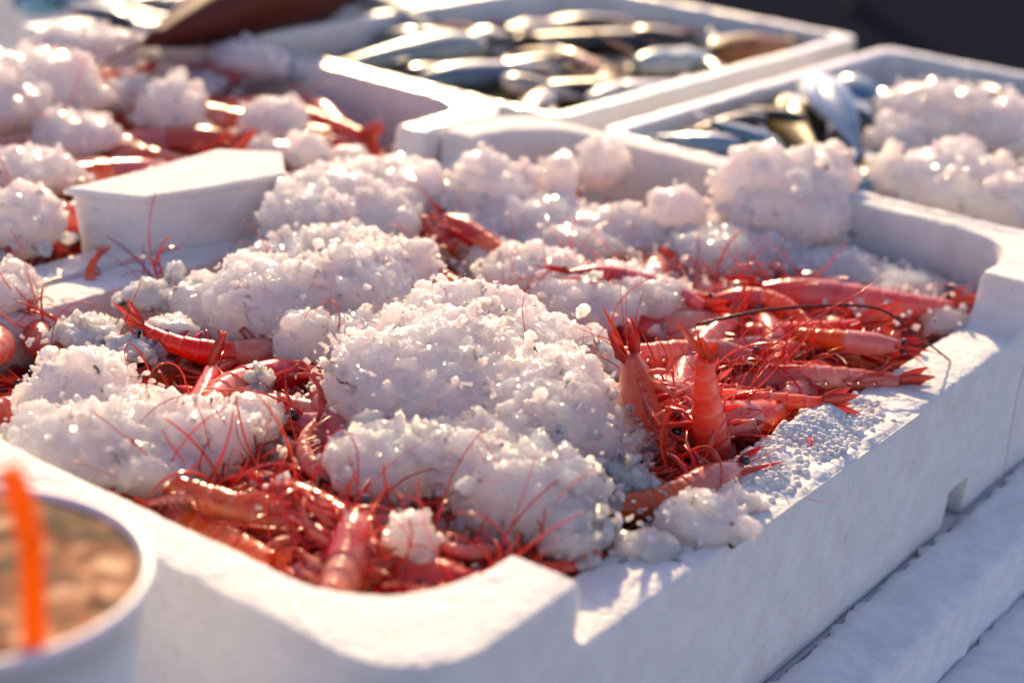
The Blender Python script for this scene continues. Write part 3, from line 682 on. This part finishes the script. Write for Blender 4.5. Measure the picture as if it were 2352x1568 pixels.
# ---------------------------------------------------------------- shrimp that can be told apart
def H(k, hx, hy, hz, tx, ty, tz, roll, label, scale=None):
    return placed(k, W(hx, hy, hz), W(tx, ty, tz), roll, scale, label)
BED = -3.2
H(1, 1475, 905, -.2, 1530, 1085, -4.6, 80, 'shrimp standing head up, rostrum and black eye above the clear ice at the right', .9)
H(6, 1665, 1120, -5.8, 1612, 900, .3, 200, 'orange shrimp standing on its head with its open tail fan in the air', .95)
H(5, 1640, 965, -2.1, 1850, 955, -2.7, -75, 'thick orange shrimp lying against the broken rim beads', .9)
H(0, 1765, 820, -1.9, 1345, 800, -2.2, -75, 'long orange shrimp with its beak pointing right below the dark antenna')
H(1, 2085, 795, -1.7, 1760, 770, -2.0, 80, 'shrimp with its black eye beside the smooth part of the right rim')
H(6, 1700, 660, -2.2, 2215, 715, -2.4, -80, 'dull pink shrimp farthest right, in the shade before the back wall')
H(2, 1640, 690, -2.0, 1900, 680, -.9, 60, 'deep red shrimp with raised claws like legs under the back wall ice')
H(0, 1450, 935, -2.6, 1890, 915, -2.4, 100, 'long pink shrimp just behind the thick orange one, its tail curling over the rim')
H(0, 1640, 890, -2.9, 2060, 850, -2.6, 80, 'pink shrimp along the inner edge of the right rim')
H(5, 690, 800, -2.6, 325, 830, -2.2, 100, 'peeled looking salmon shrimp tail, upper of the pair between the two left ice heaps')
H(2, 720, 850, -2.6, 330, 925, -2.2, -95, 'salmon shrimp tail, lower of the pair between the two left ice heaps')
H(5, 800, 960, -2.8, 520, 905, -2.5, 90, 'greyish shrimp half under the flat ice sheet')
H(3, 790, 980, -2.6, 670, 855, -1.9, 95, 'curled orange shrimp tail poking out at the left foot of the biggest mound')
H(2, -110, 720, -3.2, 120, 860, -3.4, 110, 'fat salmon shrimp cut by the left photo edge')
H(4, 400, 640, -4.6, 130, 730, -4.4, 90, 'deep red shrimp lying under the lowered left rim')
H(3, 270, 720, -5.2, 160, 660, -3.0, 160, 'shrimp with two orange tail blades standing up at the left rim')
H(1, 100, 800, -4.2, 60, 700, -4.0, 60, 'red shrimp behind the fat one at the left photo edge', .8)
H(5, 760, 1110, -2.6, 640, 985, -1.8, 100, 'pink shrimp tail hanging from the flat ice sheet toward the near corner')
H(4, 590, 1110, -2.2, 930, 1230, -2.0, 80, 'red shrimp pointing its tail at the egg sized ice lump')
H(6, 560, 1130, -2.2, 330, 1150, -2.6, -80, 'crimson shrimp below the flat ice sheet, legs spread')
H(3, 620, 1330, -3.6, 600, 1210, -2.2, 90, 'glossy curled shrimp against the near left wall')
H(6, 800, 1255, -2.3, 760, 1400, -2.9, 90, 'salmon shrimp pointing at the near left wall', .8)
H(7, 1000, 1380, -3.0, 880, 1350, -3.6, 70, 'brownish yellow shrimp head in the near corner of the front box')
H(2, 1150, 1260, -2.6, 980, 1280, -2.4, 100, 'pale curled shrimp right of the egg sized ice lump')
H(4, 1050, 1390, -2.8, 1290, 1270, -2.8, 90, 'pink shrimp in the near corner beneath the lumpy rim')
H(0, 860, 455, -.8, 1060, 560, -1.6, 80, 'sunlit orange shrimp sticking out of the ice behind the tall mound')
H(6, 1060, 525, -1.0, 1180, 600, -1.8, 90, 'short orange shrimp beak right of the sunlit one', .7)
H(0, 960, 620, -1.2, 1120, 700, -1.8, 80, 'shrimp showing a bright back between the biggest mound and the ice behind it', .7)
H(1, 1390, 640, -1.0, 1520, 650, -1.2, 80, 'glinting shrimp behind the grainy ice patch', .7)
H(7, 1320, 950, -1.2, 1300, 1080, -2.2, 80, 'crimson shrimp head breaking through the side of the biggest mound', .6)
H(1, 1620, 1110, -2.6, 1480, 1180, -2.8, 90, 'orange legged shrimp at the clump on the right rim', .8)

# the rest of the catch, two loose layers
def scatter(x0, x1, y0, y1, step, zlo, zhi, label_of, group, seed, skip=(), k=.75):
    rr = random.Random(seed); n = 0; y = y0
    while y <= y1:
        x = x0
        while x <= x1:
            p = Vector((x+rr.uniform(-1, 1)*step*.5, y+rr.uniform(-1, 1)*step*.5, rr.uniform(zlo, zhi)))
            if 24 < p.y < 41: p.z -= 1.5
            ok = x0-1 <= p.x <= x1+1 and y0-1 <= p.y <= y1+1 and not covered(p, k)
            a = rr.choice((-.93, -.6, -1.25, rr.uniform(0, 3.14), rr.uniform(0, 3.14)))+rr.uniform(-.4, .4)+(math.pi if rr.random() < .5 else 0)
            L = rr.uniform(8.6, 10.6)*.5
            d = Vector((math.cos(a), math.sin(a), rr.uniform(-.22, .22)))
            h, t = p+d*L, p-d*L
            for q in (h, t):
                q.x = min(max(q.x, x0), x1); q.y = min(max(q.y, y0), y1)
            if ok and (h-t).length > 6.5:
                kk = rr.randrange(8)
                if min(h.y, t.y) < y0+5 or min(h.x, t.x) < x0+4: kk = rr.choice((0, 4, 6, 1))
                placed(kk, h, t, rr.choice((90, -90, 75, -80, 60, -60))+rr.uniform(-15, 15), min(1.02, (h-t).length/9.6), label_of(p), group, skip + (('antenna',) if (p.x < 13 or p.y < 11 or p.x > 48) and rr.random() < .7 else ())); n += 1
            x += step
        y += step
    return n
def zone(p):
    if p.y > 24: return 'raw red shrimp tangled with others under the left rim of the front box'
    if p.x < 16: return 'raw red shrimp tangled with others in the near corner of the front box'
    if p.x > 30 and p.y < 16: return 'raw red shrimp tangled with others near the right rim of the front box'
    return 'raw red shrimp tangled with others between the ice heaps of the front box'
n1 = scatter(7, 53, 6.5, 33, 3.6, -5.4, -4.2, zone, 'shrimp packed in the front box', 5)
n2 = scatter(6, 54, 5.8, 33.5, 3.7, -3.9, -2.7, zone, 'shrimp packed in the front box', 6)
z2 = lambda p: 'blurred raw shrimp lying in the ice of the left box'
n3 = scatter(10, 56, 48, 76, 4.0, -4.2, -1.6, z2, 'shrimp packed in the left box', 8, ('leg', 'antennule', 'eye', 'antennal_scale'), .65)
print('SHRIMP', n1, n2, n3)
for nm, x0, x1, y0, y1, zz, col, lab in (('shrimp_bed', 3.2, 57, 3.2, 37.8, -5.6, (.13, .004, .007), 'dark red mass of packed shrimp beneath the ones in view in the front box'), ('shrimp_bed', 3.6, 57.6, 45, 79.6, -5.0, (.16, .01, .008), 'dark red mass of packed shrimp beneath the ice of the left box')):  # bed colours darkened to paint in the shade deep between the shrimp
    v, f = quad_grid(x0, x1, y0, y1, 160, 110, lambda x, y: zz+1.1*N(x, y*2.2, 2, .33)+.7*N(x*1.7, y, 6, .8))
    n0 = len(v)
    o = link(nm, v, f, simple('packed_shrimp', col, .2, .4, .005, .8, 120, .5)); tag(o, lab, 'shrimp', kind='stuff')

for o in protos:
    for q in [o]+list(o.children_recursive): bpy.data.objects.remove(q)
# whiskers that lie loose: the long dark antenna over the right rim and thin strands
def strand(pts, r, col, label, k=10):
    P_ = [Vector(p) for p in pts]; out = []
    for i in range(len(P_)-1):
        a, b, c, d = P_[max(0, i-1)], P_[i], P_[i+1], P_[min(len(P_)-1, i+2)]
        for j in range(k):
            t = j/k; out.append(.5*((2*b)+(c-a)*t+(2*a-5*b+4*c-d)*t*t+(3*b-a-3*c+d)*t**3))
    out.append(P_[-1]); mb = MB(); n_ = len(out)
    mb.tube(out, [r*(1-.45*i/n_) for i in range(n_)], 6, col); o = mb.build('antenna', WHISK)
    if label: tag(o, label, 'antenna')
    return o
strand([W(1600, 745, -.9), W(1780, 710, -.1), W(2000, 705, .1), W(2100, 765, -.9), W(2182, 828, -2.85)], .10, (.10, .012, .012), 'long dark brown antenna reaching over the right rim')
strand([W(2400, 705, -.6), W(2345, 870, -4), W(2310, 1060, -8), W(2300, 1120, -9.6)], .022, (.55, .10, .12), 'hair thin red strand hanging down the right wall of the front box')
rr = random.Random(44)
tang = MB()
def wisp(c, L, n_=18, r=.028):
    p_ = Vector(c); d = Vector((rr.gauss(0, 1), rr.gauss(0, 1), rr.uniform(.2, 1.4))).normalized(); pts = [p_.copy()]; ax = Vector((rr.gauss(0, 1), rr.gauss(0, 1), rr.gauss(0, .4))).normalized(); bend = rr.uniform(.2, 3.4); r *= rr.uniform(.7, 2.8)
    for k in range(n_):
        d = (Matrix.Rotation(bend/n_, 3, ax) @ d).normalized(); p_ = p_+d*L/n_; pts.append(p_.copy())
    tang.tube(pts, [r*(1-.5*k/n_) for k in range(n_+1)], 4, lerp(CRIM, ORG, rr.random()))
for (px, py, sx, sy, cnt) in ((1600, 960, 130, 70, 42), (1800, 830, 150, 70, 34), (1600, 1080, 110, 50, 26), (600, 1130, 150, 60, 26), (820, 1290, 170, 70, 32), (480, 1130, 120, 40, 10), (1150, 1310, 100, 50, 16), (1700, 690, 140, 40, 20), (90, 730, 80, 30, 8), (380, 650, 60, 20, 6)):
    for _ in range(int(cnt*2.3)):
        q_ = W(px+rr.gauss(0, 1)*sx*.6, py+rr.gauss(0, 1)*sy*.6, -3.0)
        if q_.y < 4.5 or q_.x < 3.5: continue
        wisp(q_, rr.uniform(2, 5.5))
o = tang.build('whisker_tangle', WHISK); tag(o, 'tangle of thin red whiskers and leg tips over the shrimp of the front box', 'whiskers', kind='stuff')

# loose ice crumbs over the catch
cr = MB(); rr = random.Random(9)
for (px, py, sx, sy, cnt) in ((300, 790, 200, 50, 60), (1450, 1100, 80, 80, 40), (2050, 680, 120, 40, 150), (700, 1120, 120, 60, 30), (1150, 620, 300, 60, 150), (1700, 620, 250, 40, 150), (600, 300, 250, 90, 160), (200, 350, 200, 100, 120), (1400, 560, 250, 60, 150), (1560, 1160, 100, 60, 40), (2100, 400, 200, 60, 90), (880, 800, 120, 80, 40)):
    for _ in range(cnt):
        p = W(px+rr.gauss(0, 1)*sx*.6, py+rr.gauss(0, 1)*sy*.6, -2.6+rr.uniform(-.4, .7)); shard(cr, p, rr.uniform(.12, .36), rr)
o = cr.build('ice_crumbs', GRAIN, smooth=False); tag(o, 'loose ice crumbs sprinkled over the shrimp', 'ice', kind='stuff')

# ---------------------------------------------------------------- fish
def make_fish(name, L, hgt, wd, back, side, belly, label, head, tail, roll=90, bend=0, group=None):
    FISHM_ = MATTE if name == 'brown_fish' else FISHM
    root = empty(name); x = Vector(head)-Vector(tail); Lw = x.length; x.normalize(); s = Lw/L
    y = Vector((0, 0, 1)).cross(x).normalized(); z = x.cross(y)
    R = Matrix((x, y, z)).transposed() @ Matrix.Rotation(math.radians(roll), 3, 'X')
    n, N_ = 20, 34; vs, cs = [], []
    def ctr(u): return Vector((L*(.5-u), bend*math.sin(math.pi*u), 0))
    for i in range(N_+1):
        u = .88*i/N_; r = (math.sin(math.pi*min(1, (u+.015)/.93)**.62)**.85 if u < .9 else 0)
        r = max(r, .12); h = hgt*r; w_ = wd*r*(1-.25*u)
        for k in range(n):
            q = 2*math.pi*k/n; s_, c_ = math.sin(q), math.cos(q); jg = 1+.05*N(u*9, c_*2, s_*2+L, 1.0); vs.append(ctr(u)+Vector((0, c_*w_*jg, s_*h*jg)))
            c = lerp(side, back, max(0, min(1, (s_-.05)*2.2))) if s_ > 0 else lerp(side, belly, min(1, -s_*1.6))
            if u < .22 and u > .19: c = lerp(c, back, .5)
            cs.append(c)
    fs = [(i*n+k, i*n+(k+1) % n, (i+1)*n+(k+1) % n, (i+1)*n+k) for i in range(N_) for k in range(n)]
    fs += [tuple(range(n-1, -1, -1)), tuple(N_*n+k for k in range(n))]
    b = MB(); b.add(vs, fs, cs); b.build('body', FISHM_, root)
    t = MB(); e = ctr(.87)
    for sg in (1, -1): t.leaf(e, (-1, 0, sg*.62), (0, 1, 0), L*.19, hgt*.75, .05, back)
    t.build('tail_fin', FISHM_, root)
    t = MB(); t.leaf(ctr(.40)+Vector((0, 0, hgt*.8)), (-1, 0, .25), (0, 1, 0), L*.24, hgt*.7, .05, lerp(back, side, .3)); t.build('dorsal_fin', FISHM_, root)
    t = MB(); t.leaf(ctr(.24)+Vector((0, wd*.9, -hgt*.2)), (-1, .3, -.35), (0, 1, .3), L*.13, hgt*.45, .05, side); t.build('pectoral_fin', FISHM_, root)
    iv, if_ = ico()
    for sg in (1, -1):
        c0 = ctr(.085)+Vector((0, sg*wd*.52, hgt*.18)); t = MB(); t.add([c0+a*hgt*.16 for a in iv], if_); t.build('eye', EYE, root)
    root.matrix_world = Matrix.Translation((Vector(head)+Vector(tail))/2*CM) @ R.to_4x4() @ Matrix.Diagonal((s, s, s, 1))
    return tag(root, label, 'fish', group)
BK, SV, WH = (.02, .03, .035), (.24, .26, .27), (.58, .58, .54); BL = (.10, .22, .36); BR = (.045, .014, .006)
def FH(hx, hy, hz, tx, ty, tz, label, back=BK, side=SV, belly=WH, hg=.13, wd=.085, roll=90, bend=0, name='silver_fish'):
    hz += 1.0; tz += 1.0; a, b = W(hx, hy, hz), W(tx, ty, tz); L = (a-b).length
    return make_fish(name, L, L*hg*.92, L*wd*.92, back, side, belly, label, a, b, roll, bend)
FH(800, -95, 2.0, 262, 128, .4, 'large dark brown fish lying over the back of the left box', (.10, .015, .008), (.035, .008, .004), (.02, .005, .003), .15, .12, 60, name='brown_fish')
FH(770, -25, -.5, 1050, 95, -2.5, 'silver fish with dark back and two bright glints at the top of the fish box', BK, SV, WH, .12, .09, 70)
FH(1110, 105, -1.5, 700, 160, -2.0, 'pale silver fish lying along the front wall of the fish box', (.30, .34, .33), (.55, .58, .58), WH, .12, .10, 80)
FH(960, 190, -2.2, 1330, 150, -2.2, 'silver fish with blueish back in the middle of the fish box', (.12, .17, .22), SV, WH, .12, .09, -80)
FH(1150, 185, -1.8, 1370, 235, -3, 'dark olive fish with a yellow patch near the corner where the rims meet', (.03, .018, .01), (.16, .11, .015), (.55, .45, .38), .17, .13, 80, name='olive_fish')
FH(1620, 110, -3, 1060, 85, -3, 'nearly black long fish at the back of the fish box', (.02, .02, .025), (.07, .06, .06), (.2, .17, .15), .09, .07, 80, name='dark_fish')
FH(1460, 150, -1.8, 1720, 130, -2.2, 'teal backed fish with bright glints beside the inner rim', (.05, .13, .14), (.30, .44, .48), WH, .12, .09, 70)
FH(1640, 125, -1.5, 1850, 92, -2.0, 'brown fish in the far corner of the fish box', (.05, .04, .03), (.16, .06, .015), (.3, .15, .05), .13, .1, 80, name='brown_fish')
FH(1350, 235, -2.2, 1600, 180, -1.6, 'silver fish touching the bright double rim', (.2, .22, .22), SV, WH, .13, .09, 90)
FH(1290, 120, -1.6, 1400, 165, -2.0, 'small orange fish in the fish box', (.35, .12, .03), (.62, .30, .14), (.7, .45, .3), .16, .1, 80, name='orange_fish')
FH(1480, 145, -2.5, 1360, 68, 1.0, 'thin orange fish tail sticking up before the blue wall', (.35, .16, .06), (.5, .24, .1), (.6, .35, .2), .05, .04, 80, name='orange_fish')
FH(1180, 130, -3, 1500, 180, -3, 'dim brown fish lying under the others in the fish box', (.06, .035, .025), (.2, .1, .05), (.4, .25, .15), .13, .1, 80, name='brown_fish')
FH(1860, 190, -.5, 1990, 385, -3, 'pale blue fish belly lying steeply in the upper right fish box', BL, (.30, .40, .55), (.45, .52, .66), .12, .09, 80, bend=1.2)
FH(1920, 190, -.2, 2090, 330, -2.5, 'bright blue fish with a row of glints in the upper right fish box', BL, (.12, .28, .46), (.25, .38, .5), .19, .14, 40, name='blue_fish')
FH(1800, 345, -2.2, 1600, 265, -.6, 'small blue white fish by the inner rim of the upper right fish box', (.12, .22, .32), (.35, .46, .58), WH, .17, .12, 90)
FH(1760, 275, -1.6, 1570, 300, -1.8, 'dark gold fish at the near left corner of the upper right fish box', (.03, .02, .01), (.14, .09, .02), (.5, .38, .2), .16, .12, 80, name='olive_fish')
FH(1850, 275, -1.4, 1690, 245, -1.2, 'grey fish leaning on the left wall of the upper right fish box', BK, (.25, .3, .36), WH, .15, .11, 70)
FH(1700, 335, -1.2, 1480, 310, -1.6, 'pale blue fish just behind the bright back rim of the front box', BL, (.35, .44, .55), WH, .15, .11, 80)
FH(1800, 240, -3, 1900, 380, -3.5, 'dark fish with yellow fins between the two blue ones', (.02, .015, .015), (.09, .05, .02), (.45, .28, .04), .16, .12, 80, name='dark_fish')
FH(2330, 235, -1.0, 2230, 190, -1.5, 'dark backed fish by the right photo edge behind the ice pile', BK, SV, WH, .16, .1, 70)
FH(40, 10, -1, 330, -40, -1, 'blue fish in the shaded box at the upper left edge', (.02, .03, .05), (.06, .16, .30), (.2, .4, .55), .12, .1, 80, name='blue_fish')
FH(300, 55, -1, 120, 5, -1, 'small light blue fish in the shaded box at the upper left edge', (.02, .03, .05), (.10, .24, .38), (.3, .5, .62), .14, .1, 80, name='blue_fish')
def shoal(seed, n, x0, x1, y0, y1, label, group, pal):
    r3 = random.Random(seed)
    for i in range(n):
        c = Vector((r3.uniform(x0, x1), r3.uniform(y0, y1), r3.uniform(-2.9, -1.2))); a = r3.choice((-.9, -.2, .8))+r3.uniform(-.4, .4)
        L = r3.uniform(9, 14); d = Vector((math.cos(a), math.sin(a), r3.uniform(-.15, .15)))*L*.5*r3.choice((1, -1)); bk, sd_, be = r3.choice(pal)
        make_fish('silver_fish', L, L*.12, L*.085, bk, sd_, be, label, c+d, c-d, r3.choice((75, -75, 95, 40)), r3.uniform(-.6, .6), group)
GOLD = (.10, .055, .015), (.34, .20, .07), (.6, .5, .38)
shoal(31, 26, 67, 102, 42, 66, 'small blurred fish packed among the silver fish behind', 'fish packed in the middle fish box', ((BK, SV, WH), GOLD, ((.02, .015, .01), (.07, .045, .02), (.3, .2, .1)), ((.03, .02, .01), (.12, .09, .02), (.4, .3, .15)), GOLD))
shoal(32, 18, 66, 100, 10, 31, 'small blurred fish packed among the blue fish and ice', 'fish packed in the right fish box', ((BL, (.3, .4, .52), WH), ((.02, .02, .02), (.10, .07, .05), (.4, .3, .2)), GOLD))
shoal(33, 9, 70, 102, 80, 100, 'small blurred fish in the shaded box at the upper left', 'fish packed in the shaded box', (((.02, .03, .05), (.08, .18, .3), (.3, .45, .6)), ((.015, .015, .02), (.04, .04, .05), (.2, .2, .25))))
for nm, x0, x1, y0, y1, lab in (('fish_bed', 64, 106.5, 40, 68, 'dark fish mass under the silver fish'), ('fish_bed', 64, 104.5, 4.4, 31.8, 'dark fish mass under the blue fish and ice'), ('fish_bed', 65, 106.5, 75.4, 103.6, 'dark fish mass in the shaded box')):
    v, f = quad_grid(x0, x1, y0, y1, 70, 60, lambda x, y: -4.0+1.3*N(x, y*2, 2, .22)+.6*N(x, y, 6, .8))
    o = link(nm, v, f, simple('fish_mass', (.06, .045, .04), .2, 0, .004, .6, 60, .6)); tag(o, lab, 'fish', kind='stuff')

# ---------------------------------------------------------------- cup of coffee with an orange straw
CUPR = 4.7
cup = empty('paper_cup', (-9.75, 8.0, -12.35))
tag(cup, 'tall white cup of frothy coffee at the lower left corner', 'cup')
PAPER = simple('cup_white', (.82, .81, .82), .35, .3, .004, .2, 40, .03)
def cupmesh():
    mb = MB(); n = 72; prof = [(3.1, 0), (3.2, .3)] + [(3.2+(CUPR-3.2)*k/10, .3+16.7*k/10) for k in range(1, 11)] + [(CUPR+.16, 17.0), (CUPR+.24, 17.2), (CUPR+.16, 17.42), (CUPR-.02, 17.42), (CUPR-.12, 17.2)] + [(CUPR-.14-(CUPR-3.2)*k/8, 17.0-14.5*k/8) for k in range(9)]
    v = [(r*math.cos(2*math.pi*i/n), r*math.sin(2*math.pi*i/n), z) for r, z in prof for i in range(n)]
    f = [(k*n+i, k*n+(i+1) % n, (k+1)*n+(i+1) % n, (k+1)*n+i) for k in range(len(prof)-1) for i in range(n)]
    f += [tuple(range(n-1, -1, -1)), tuple((len(prof)-1)*n+i for i in range(n))]
    mb.add(v, f); return mb.build('cup_wall', PAPER, cup)
cupmesh()
def froth():
    M, nt, p = mat('coffee_froth'); n = noise_tex(nt, 85, 5, .55); v = voro(nt, 130)
    n2 = noise_tex(nt, 12, 3)
    r = ramp(nt, n.outputs['Fac'], [(.42, (.04, .008, .001)), (.52, (.22, .055, .010)), (.63, (.60, .36, .22))])
    nt.links.new(r.outputs[0], p.inputs['Base Color']); setin(p, Roughness=.7); p.inputs['Specular IOR Level'].default_value = .15
    b = bump(nt, v.outputs['Distance'], .5, .001); nt.links.new(b.outputs[0], p.inputs['Normal']); p.inputs['Subsurface Weight'].default_value = .3; p.inputs['Subsurface Scale'].default_value = .004
    return M
cf = MB(); n = 64; Rf = CUPR-.13; vs = [(0, 0, 17.22)]; fs = []
for k in range(1, 13):
    for i in range(n):
        a = 2*math.pi*i/n; q = Rf*k/12; vs.append((q*math.cos(a), q*math.sin(a), 17.22+.12*N(q*math.cos(a), q*math.sin(a), 1, .6)))
for i in range(n): fs.append((0, 1+i, 1+(i+1) % n))
for k in range(11):
    for i in range(n): fs.append((1+k*n+i, 1+(k+1)*n+i, 1+(k+1)*n+(i+1) % n, 1+k*n+(i+1) % n))
cf.add(vs, fs); cf.build('coffee', froth(), cup)
def straw_mat():
    M, nt, p = mat('orange_straw'); p.inputs['Base Color'].default_value = (1, .25, .004, 1); setin(p, Roughness=.35)
    tr = nd(nt, 'ShaderNodeBsdfTranslucent'); tr.inputs[0].default_value = (1, .36, .01, 1)
    mx = nd(nt, 'ShaderNodeMixShader'); mx.inputs[0].default_value = .6
    nt.links.new(p.outputs[0], mx.inputs[1]); nt.links.new(tr.outputs[0], mx.inputs[2]); nt.links.new(mx.outputs[0], nt.nodes['Material Output'].inputs[0])
    return M
STR = straw_mat()
# drinking straw: lower part against the rim, flexible neck, upper part tilted back
def camdepth(px, py, d):
    a = Vector(((px-1176)/FPX*d, -(py-784)/FPX*d, -d)); return Vector(CAMP)+Matrix(RC) @ a
st = MB(); p0 = camdepth(80, 1465, 41.6); p1 = camdepth(72, 1245, 40.8); p2 = camdepth(48, 1150, 40.6); p3 = camdepth(20, 1075, 40.4)
low = p0-(p1-p0)*1.3
pts = [low, p0]; 
for k in range(7): pts.append(p0+(p1-p0)*(.25+.75*k/6))
for k in range(6): pts.append(p1+(p2-p1)*((k+1)/6))
pts.append(p3)
rads = [.30 if i < 8 or i > 15 else (.30 if i % 2 else .36) for i in range(len(pts))]
st.tube(pts, rads, 14, (1, 1, 1)); so_ = st.build('drinking_straw', STR); tag(so_, 'bright orange bendy straw standing in the cup of coffee', 'straw')

# dark post far off beyond the boxes
pm = MB(); b0 = W(1972, 25, -95)
pm.tube([b0+Vector((0, 0, 0)), b0+Vector((0, 0, 4)), b0+Vector((0, 0, 60)), b0+Vector((0, 0, 120))], [7, 4.5, 4, 4], 16)
o = pm.build('post', simple('post_paint', (.006, .006, .008), .6)); tag(o, 'dark blurred post on the open ground beyond the boxes', 'post')
